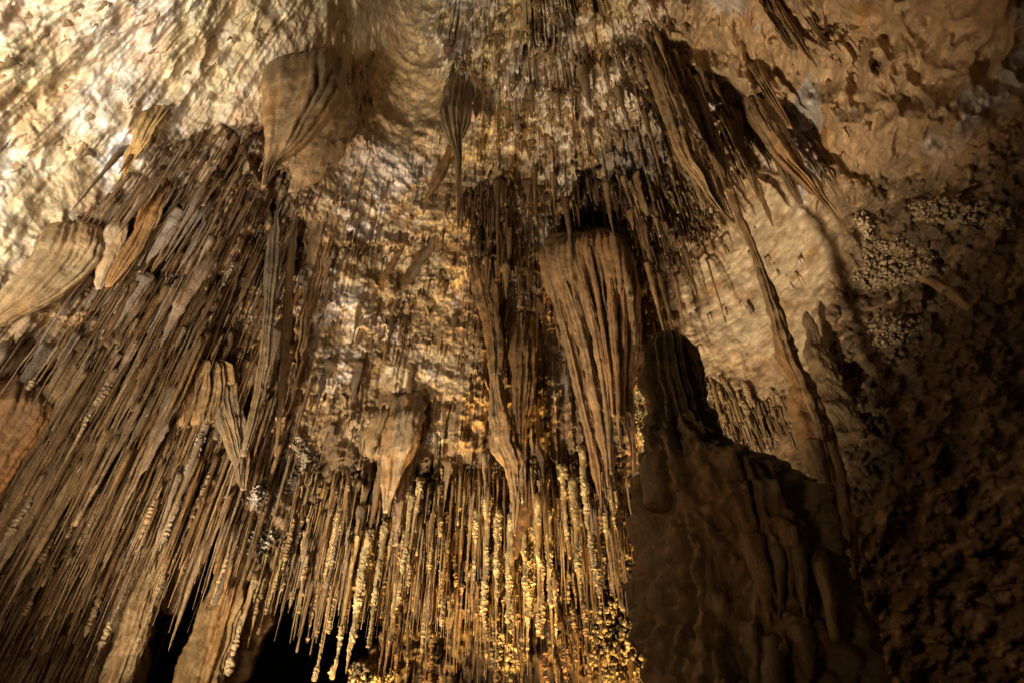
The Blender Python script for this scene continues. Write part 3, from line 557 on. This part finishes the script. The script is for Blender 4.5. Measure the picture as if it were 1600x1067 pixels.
scatter([(232,640),(376,636),(376,660),(228,664)], 80, (0.3,0.9), (.014,.026), [BR3,BR1], G1, 0, 0.4, bunch=0)
scatter([(210,250),(320,185),(414,180),(480,290),(450,420),(420,540),(200,470),(160,400)], 520, (0.4,2.2), (.012,.07), [BR2,BR1,BR2,DK,GRB], G2, 0.03, 0.35)
scatter([(430,520),(470,530),(460,690),(420,720)], 70, (0.4,1.3), (.014,.045), [BR1,GRB], G2, 0.1, 0.25)
scatter([(480,700),(560,715),(640,745),(760,700),(960,690),(985,800),(860,810),(560,830),(450,780)], 560, (0.4,2.0), (.014,.05), [BR1,BR3,GRB,BR2,GLD], G3, 0.2, 0.5)
scatter([(400,810),(560,800),(700,830),(980,790),(985,880),(700,900),(420,850)], 300, (0.4,1.6), (.016,.05), [BR3,GLD,BR1], G3, 0.4, 0.6)
scatter([(690,20),(860,-30),(1050,-20),(1030,80),(1000,210),(860,250),(720,200)], 200, (0.25,0.8), (.02,.07), [CRM*1.15,CRM,GLD*1.4,CRM,GRB*1.6], G4, 0, 0.12, flat=2.3, rough=0.2)
scatter([(960,60),(1040,30),(1090,200),(1060,300),(980,230)], 90, (0.4,1.2), (.02,.06), [BR1,BR2,BR3], G5, 0, 0.3)
scatter([(1000,50),(1070,70),(1130,150),(1180,250),(1110,270),(1040,200)], 60, (0.8,2.2), (.02,.065), [BR1,BR3,BR2], G5, 0, 0.45)
scatter([(1150,90),(1200,110),(1260,230),(1240,270),(1180,200)], 26, (0.6,1.6), (.02,.055), [BR1,BR3], G5, 0, 0.3)
scatter([(730,280),(880,270),(1010,250),(1030,330),(860,380),(740,390)], 260, (0.4,1.8), (.014,.06), [BR2,BR1,BR2,DK], G5, 0.05, 0.4)
scatter([(740,400),(860,390),(880,560),(800,640),(750,520)], 130, (0.3,1.3), (.014,.05), [BR2,DK,BR1], G5, 0.1, 0.3)
scatter([(990,290),(1060,260),(1110,330),(1110,370),(1040,410),(985,400)], 190, (0.2,0.9), (.014,.042), [BR2,BR1,BR3], G6, 0.1, 0.35)
scatter([(1085,560),(1180,590),(1240,640),(1220,690),(1120,660)], 230, (0.3,1.0), (.016,.055), [BR3,BR1,GLD], G8, 0.25, 0.2)
scatter([(-80,-60),(500,-60),(420,80),(330,180),(180,300),(20,320),(-120,380)], 60, (0.15,0.5), (.012,.04), [CRM,CRM*1.1,BR3,GLD,CRM], G7, 0, 0.06, flat=2.0, rough=0.2)
scatter([(500,240),(700,260),(720,420),(560,440),(480,400)], 34, (0.15,0.5), (.014,.04), [BR1,BR2,CRM], G2, 0, 0.1, bunch=.8)
scatter([(480,420),(560,300),(700,260),(720,640),(560,690),(480,660)], 90, (0.15,0.6), (.014,.05), [BR1,BR2,BR3], G3, 0.1, 0.12, bunch=.85)
scatter([(560,470),(730,430),(740,620),(560,600)], 40, (0.2,0.6), (.014,.04), [BR1,BR2,GRB], G3, 0.1, 0.12, bunch=.8)
scatter([(1160,60),(1330,20),(1420,200),(1250,190)], 50, (0.15,0.5), (.014,.04), [BR2,DK,BR1], 'small stalactites among the ochre pockets at upper right', 0.1, 0.1)
scatter([(-40,600),(100,500),(300,470),(420,540),(430,700),(200,700),(0,720)], 26, (1.4,3.0), (.05,.10), [BR1,BR3,GRB], G1, 0, 0.5, flat=1.9, bunch=0)
scatter([(230,260),(330,190),(470,290),(440,520),(220,470)], 22, (1.0,2.4), (.05,.10), [BR1,BR2,GRB], G2, 0, 0.4, flat=1.9, bunch=0)
scatter([(500,690),(960,680),(960,760),(520,780)], 14, (1.0,2.2), (.05,.09), [BR1,BR3,GRB], G3, 0, 0.4, flat=1.8, bunch=0)
scatter([(740,270),(1020,250),(1000,400),(760,480)], 16, (0.8,2.0), (.04,.08), [BR1,BR2], G5, 0, 0.4, flat=1.9, bunch=0)
scatter([(560,860),(760,850),(980,880),(985,1010),(560,1010)], 130, (0.4,1.4), (.016,.06), [BR2,BR1,DK], G3, 0.3, 0.6)
scatter([(480,400),(540,270),(720,240),(735,650),(560,690),(470,640)], 24, (0.6,1.7), (.03,.075), [BR1,GRB,BR3,BR2], G3, 0, 0.3, flat=1.8, bunch=0)
scatter([(480,400),(540,270),(720,240),(735,650),(560,690),(470,640)], 45, (0.3,1.3), (.014,.05), [BR1,GRB,BR2,BR3], G3, 0.05, 0.25, bunch=.8)
scatter([(690,0),(1040,-10),(1030,90),(990,230),(850,260),(710,190)], 46, (0.5,1.15), (.05,.10), [CRM*1.15,CRM*1.1,GLD*1.3,GRB*1.5], G4, 0, 0.35, flat=1.5, bunch=0)
scatter([(1000,50),(1080,70),(1140,150),(1190,260),(1110,290),(1040,200)], 24, (1.0,2.2), (.04,.08), [BR1,BR3], G5, 0, 0.5, flat=1.7, bunch=0)
scatter([(1050,340),(1180,330),(1200,540),(1060,550)], 30, (0.2,0.7), (.014,.035), [BR1,BR3,GRB], G6, 0.1, 0.2, bunch=.9)
# the ones that stand out
for a in ((98,690,855,11,BR3,1,.5,G1), (255,785,1050,15,CRM*.85,1,.5,G1), (290,800,1067,14,BR3,1,.55,G1), (318,826,1058,16,BR3,0,.45,G1), (300,780,980,10,BR1,0,.35,G1), (345,790,905,9,BR3,0,.3,G1), (338,800,930,12,GRB,0,.5,G1),
          (413,850,1062,15,CRM*.8,1,.5,G3), (452,880,1040,14,BR3,0,.4,G3), (462,890,1066,13,BR3,0,.55,G3), (418,880,982,9,BR3,0,.35,G3), (440,870,960,8,BR1,0,.3,G3), (480,870,1000,8,BR3,0,.4,G3), (527,880,1070,13,GLD,1,.6,G3), (498,860,1024,9,BR3,0,.5,G3), (512,890,1040,9,GLD,1,.55,G3),
          (180,690,828,26,OCH*.85,0,.45,G1), (130,640,790,10,BR1,0,.4,G1), (80,560,760,12,BR3,0,.45,G1), (60,610,745,9,BR1,0,.4,G1), (225,660,800,11,BR1,0,.45,G1), (150,860,1012,13,DK,0,.4,G1), (120,840,990,12,DK,0,.3,G1), (360,620,780,12,BR3,0,.4,G1), (330,640,800,11,GRB,0,.45,G1),
          (205,640,770,9,BR3,0,.4,G1), (395,640,730,8,GRB,0,.3,G1), (240,700,880,10,BR3,0,.5,G1), (200,780,910,10,BR1,0,.5,G1), (265,840,940,9,BR2,0,.3,G1),
          (640,800,960,15,GLD,2,.6,G3), (656,780,900,14,GLD,2,.65,G3), (600,840,1020,15,GLD,2,.6,G3), (575,850,1060,16,GLD,2,.65,G3), (556,850,1067,14,GLD,2,.6,G3), (620,880,1060,15,GLD,2,.5,G3), (760,800,1000,18,GLD,2,.6,G3), (780,820,1060,18,GLD,2,.65,G3), (800,830,1030,18,GLD,2,.7,G3), (815,800,980,14,GLD,2,.6,G3),
          (745,830,930,12,GLD,2,.5,G3), (845,800,1000,16,GLD,2,.6,G3), (835,830,1062,14,GLD,2,.65,G3), (858,820,1040,14,GLD,2,.55,G3), (895,770,965,18,GLD,2,.6,G3), (880,760,880,12,GLD,2,.6,G3), (912,730,900,14,GLD,2,.5,G3), (700,800,930,14,BR3,1,.5,G3), (925,800,960,10,BR3,1,.5,G3), (725,790,880,14,BR1,0,.6,G3),
          (943,262,380,24,BR1,0,.45,G5), (970,258,330,20,BR3,0,.45,G5), (985,300,395,16,BR1,0,.4,G5), (880,285,420,18,BR2,0,.4,G5), (835,240,360,22,BR1,0,.35,G5), (790,390,470,28,BR1,0,.5,G5), (762,380,460,24,BR1,0,.45,G5), (862,250,330,16,BR3,0,.35,G5), (778,260,400,22,BR2,0,.35,G5),
          (1004,380,560,12,BR1,0,.5,G6), (1022,390,640,11,BR2,0,.4,G6), (1048,400,520,11,BR3,0,.4,G6), (1095,380,505,5,BR1,0,.35,G6), (1080,380,480,9,BR3,1,.35,G6), (1062,360,470,10,BR2,0,.35,G6), (1012,470,660,10,BR2,0,.4,G6),
          (940,80,160,18,CRM,0,.3,G4), (905,90,175,30,CRM,0,.25,G4), (960,120,210,20,CRM*.9,0,.3,G4), (985,60,140,16,BR3,0,.3,G4), (870,130,205,22,CRM*.9,0,.25,G4), (1020,40,110,14,CRM,0,.3,G4), (1035,70,160,12,BR1,0,.35,G4), (830,120,190,20,CRM,0,.2,G4), (915,180,260,18,BR3,0,.3,G4), (1000,150,270,16,BR1,0,.35,G5)):
    spear(*a[:8])
for s_ in SPEC:
    tip = s_['P'] - np.array([0, 0, s_['L']]); p0 = pix_of(s_['P']); p1 = pix_of(tip); mid = s_['P'] - np.array([0, 0, s_['L'] / 2]); dist = np.linalg.norm(mid - EYE)
    s_['mx'], s_['my'] = [float(v) for v in pix_of(mid)]
    vis = -20 < s_['mx'] < 1620 and -20 < s_['my'] < 1087
    s_['score'] = (1e6 if s_['hand'] else 0) + (s_['L'] * s_['r'] * s_['flat'] / dist ** 2 if vis else 0)
order = sorted(range(len(SPEC)), key=lambda i: -SPEC[i]['score'])
MARKS = [(475,170,'brown shield'), (715,190,'grey ribbed drapery'), (90,420,'light tan fan at the left edge'), (175,390,'cream tongue of flowstone'), (230,220,'lumpy ochre pendant'), (10,660,'reddish flowstone mound'), (300,565,'dark niche in the curtain'),
    (300,640,'fluted ledge'), (400,540,'folded grey ribbon drapery'), (355,690,'grey brown merging drapery'), (405,755,'upper white coral cluster'), (400,850,'lower white coral cluster'), (640,680,'blunt grey stump'), (800,700,'long twisted dripstone column'), (820,560,'narrow fluted drapery'),
    (910,480,'large bell canopy'), (950,650,'tails of the bell canopy'), (820,830,'dark rock wedge'), (1080,220,'longest upper right strand'), (1180,400,'slender leaning column'), (1050,600,'stalagmite tower'), (340,960,'pale slab between the black gaps'), (210,950,'thick cream column'), (290,960,'left black gap'), (440,1010,'right black gap'),
    (620,300,'white frosted patch'), (600,560,'pale centre wall'), (620,920,'left golden glow'), (790,930,'central golden glow'), (910,800,'right golden glow'), (870,60,'top edge above the cave centre'), (120,60,'brightest part of the ceiling'), (300,60,'bright ceiling near the top'), (560,60,'smooth hollow at the top'), (1000,80,'hooked pale flakes at the top'),
    (940,300,'carrot shaped pendants'), (780,420,'rough brown clump'), (1090,410,'bare wall patch'), (1180,640,'bare wall below the column'), (1260,60,'ochre pockets'), (80,900,'dim lower left corner'), (200,850,'hanging tips at lower left'), (500,820,'ragged lower edge of the curtain')]
def cname(t):
    t = np.asarray(t); lum = t.mean()
    return 'dark brown' if lum < 0.125 else 'cream' if lum > 0.33 else ('golden' if t[2] / t[0] < 0.39 and lum > 0.24 else 'tan' if lum > 0.24 else 'reddish brown' if t[2] / t[0] < 0.50 and lum < 0.17 else 'brown')
def label_of(s):
    k = min(MARKS, key=lambda m: (m[0] - s['mx']) ** 2 + (m[1] - s['my']) ** 2); dx, dy = s['mx'] - k[0], s['my'] - k[1]
    rel = ('left of' if dx < 0 else 'right of') if abs(dx) > abs(dy) else ('above' if dy < 0 else 'below')
    if abs(dx) < 9 and abs(dy) < 25: rel = 'beside'
    ln = 'great' if s['L'] > 2.4 else 'long' if s['L'] > 1.5 else 'short' if s['L'] < 0.75 else 'medium'
    th = 'thick' if s['r'] > .065 else 'slim' if s['r'] > .045 else 'thin'
    kind = 'stalactite' if s['flat'] <= 1.2 else 'drip flake' if s['L'] < 0.9 else 'ribbon drapery'
    return f"{ln} {th} {cname(s['tint'])} {'crusted ' if s['crust'] else ''}{kind} {rel} the {k[2]}"
def root(s):
    em = min(0.5, (0.35 if s['flat'] == 1 else 0.15) / s['L'] + 0.12)
    return em, (s['off'] + (1.6 * s['r'] + 0.10 if s['flat'] == 1 else 0.5 * s['r'] + 0.06)) * np.array([math.sin(s['az']), math.cos(s['az']), 0])
def build_spec(s, seed, M=9):
    V, q, tr, (pr, ax) = spike(np.zeros(3), s['L'], s['r'], seed, M, None, s['blunt'], s['rough'])
    tt = np.clip(-V[:, 2] / s['L'], 0, 1); em, push = root(s)      # each one grows out of the rock: its root is buried and it leaves the wall gradually
    V += np.outer(1 - sm(0, em, tt), push)
    if s['flat'] != 1.0:
        ta = np.array([math.cos(s['az']), -math.sin(s['az'])]); ra = np.array([math.sin(s['az']), math.cos(s['az'])])
        g = np.random.RandomState(seed); w_ = (g.rand() - 0.5) * 1.6; ca, sa = math.cos(w_), math.sin(w_); t2 = ca * ta + sa * ra; r2 = -sa * ta + ca * ra
        u = V[:, :2] @ t2; v = V[:, :2] @ r2; V[:, :2] = u[:, None] * s['flat'] * t2 + v[:, None] * 0.55 * r2
    return V, q, tr, pr, ax
NIND = 300
def mark_of(s): return min(MARKS, key=lambda m: (m[0] - s['mx']) ** 2 + (m[1] - s['my']) ** 2)[2]
ORD = {2: ['left', 'right'], 3: ['leftmost', 'middle', 'rightmost'], 4: ['leftmost', 'second left', 'third left', 'rightmost']}
lab = {}
for i in order[:NIND]: lab.setdefault(label_of(SPEC[i]), []).append(i)
names = {}
for l, ii in lab.items():
    ii.sort(key=lambda i: SPEC[i]['mx'])
    for k, i in enumerate(ii): names[i] = (ORD[len(ii)][k] + ' ' + l) if len(ii) in ORD else l
for i in order[:NIND]:
    s = SPEC[i]; V, q, tr, pr, ax = build_spec(s, i, 11)
    fl_ = s['flat'] > 1.2
    o = mk('stalactite' if not fl_ else 'drip_flake' if s['L'] < 0.9 else 'ribbon_drapery', V, q, tr, M_DRIP, tint_of(V + s['P'], s['tint'], 500 + i % 50))
    o.location = s['P']
    tag(o, names[i], 'stalactite' if not fl_ else 'drip flake' if s['L'] < 0.9 else 'drapery', ('stalactites' if not fl_ else 'drip flakes' if s['L'] < 0.9 else 'ribbon draperies') + ' near the ' + mark_of(s))
    if s['crust'] and not fl_:
        v, f = crust(s['L'], s['r'], i, pr, ax, s['crust'] > 1, root(s)[1], root(s)[0])
        mk('popcorn_crust', v, f, None, M_CORAL, np.clip(np.asarray(s['tint']) * (1.05 + 0.9 * fbm3(v, 9.0, 3, 3))[:, None], 0.02, .8), o)
VV, QQ, TT, CC, base = [], [], [], [], 0
for i in order[NIND:]:
    s = SPEC[i]; V, q, tr, pr, ax = build_spec(s, i, 6); V = V + s['P']
    VV.append(V); QQ.append(q + base); TT.append(tr + base); CC.append(tint_of(V, s['tint'], 500 + i % 50)); base += len(V)
    if s['crust']:
        v, f = crust(s['L'], s['r'], i, pr, ax, False, root(s)[1], root(s)[0]); v = v + s['P']; VV.append(v); QQ.append(f + base); CC.append(np.tile(np.clip(np.asarray(s['tint']) * 1.2, 0, .8), (len(v), 1))); base += len(v)
tag(mk('small_stalactites', np.concatenate(VV), np.concatenate(QQ), np.concatenate(TT), M_DRIP, np.concatenate(CC)), 'countless thin brown stalactites filling the gaps of the hanging curtains', 'small stalactites', kind='stuff')

# ------------------------------------------------------------------ cave coral clusters
def clump(label, poly, n, rr, tint, spread, seed, group='white and tan coral clusters'):
    g = np.random.RandomState(seed); n = int(n * 1.7); p = inside(poly, n, g); d = surf_d(p[:, 0], p[:, 1]) - 0.02; w_ = np.clip(poly_sd(p[:, 0], p[:, 1], poly) / 14, 0.1, 1)
    PP, RR, TT_ = [], [], []
    r0 = (rr[0] + (rr[1] - rr[0]) * g.rand(n) ** 2) * 0.58; c0 = 0.65 + 0.7 * g.rand(n); dd = d.copy(); q = p.copy(); tall = spread * g.rand(n) ** 1.5 * w_
    for k in range(14):                                             # knobby stalks growing outward bead by bead
        ok = (d - dd <= tall) | (k == 0); PP.append(at(q[ok, 0], q[ok, 1], dd[ok])); rk = r0[ok] * (0.75 + 0.5 * g.rand(ok.sum())); RR.append(rk); TT_.append(c0[ok] * (0.9 + 0.03 * k))
        dd = dd - r0 * 1.05; q = q + g.randn(n, 2) * (r0 * 45)[:, None]
    P = np.concatenate(PP); r = np.concatenate(RR); c = np.concatenate(TT_)
    V, F = blobs(P, r, seed); T = np.repeat(np.clip(np.asarray(tint)[None] * c[:, None], 0, .85), len(ICO2), 0)
    lo = np.min(poly, 0) - 4; hi = np.max(poly, 0) + 4; mx, my = np.meshgrid(np.arange(lo[0], hi[0], 3.0), np.arange(lo[1], hi[1], 3.0))
    sd = poly_sd(mx, my, poly); B = at(mx, my, surf_d(mx, my) - 0.03 - 0.0 * sd); ii = np.arange(mx.size).reshape(mx.shape)
    qd = np.stack([ii[:-1, :-1], ii[:-1, 1:], ii[1:, 1:], ii[1:, :-1]], -1).reshape(-1, 4); kq = (sd.ravel()[qd] > -1).all(1); qd = qd[kq]; us, inv = np.unique(qd, return_inverse=True)
    Bv = B.reshape(-1, 3)[us]; V = np.concatenate([V, Bv]); T = np.concatenate([T, np.tile(np.asarray(tint) * 0.8, (len(Bv), 1))]); qd = inv.reshape(-1, 4) + len(V) - len(Bv)
    return tag(mk('cave_coral', V, qd, F, M_CORAL, T), label, 'cave coral', group)
clump('upper frosty white coral cluster at the foot of the grey brown drapery', [(385,745),(410,728),(440,745),(436,775),(400,790),(382,775)], 700, (.014,.036), WHITE*.62, .30, 1)
clump('lower white coral cluster with a bright tip below the shadowed hollow', [(362,850),(380,828),(412,818),(436,835),(432,862),(405,885),(370,885)], 900, (.014,.036), WHITE*.62, .35, 2)
clump('small pale coral knob standing alone on the dark upper right wall', [(1336,332),(1350,330),(1364,350),(1366,372),(1350,374),(1338,350)], 140, (.015,.035), CRM, .35, 3)
clump('tan coral patch on the ridge of the dark right wall', [(1350,385),(1400,365),(1460,400),(1440,440),(1370,450),(1330,452)], 420, (.015,.04), BR3, .25, 4)
clump('twiggy tan coral patch in the middle of the dark right wall', [(1350,500),(1380,485),(1440,500),(1420,530),(1380,545),(1345,530)], 240, (.012,.035), BR3, .35, 5)
clump('coral crust high on the right edge wall', [(1420,320),(1500,300),(1590,330),(1590,360),(1480,350),(1430,345)], 320, (.015,.04), BR3, .3, 6)
clump('dark gold coral mass beside the left flank of the huge stalagmite', [(925,890),(960,840),(990,850),(1005,960),(1015,1067),(940,1070),(920,1000)], 1300, (.014,.045), GLD*.6, .5, 7)
clump('golden coral mass below the central stalactites at the bottom edge', [(770,960),(800,930),(825,960),(820,1050),(790,1070),(765,1040)], 380, (.02,.05), GLD*.75, .6, 8)
clump('golden coral along the bottom edge left of centre', [(520,1040),(580,1030),(620,1050),(620,1080),(510,1080)], 300, (.02,.05), GLD*.75, .5, 9)
clump('golden coral between the bell tails and the stalagmite', [(990,600),(1010,590),(1016,700),(1000,720),(985,660)], 160, (.012,.035), GLD, .2, 11)
clump('crusty grey coral below the white coral clusters', [(420,690),(470,680),(500,720),(450,780),(430,740)], 300, (.012,.03), GRB*1.2, .15, 12)
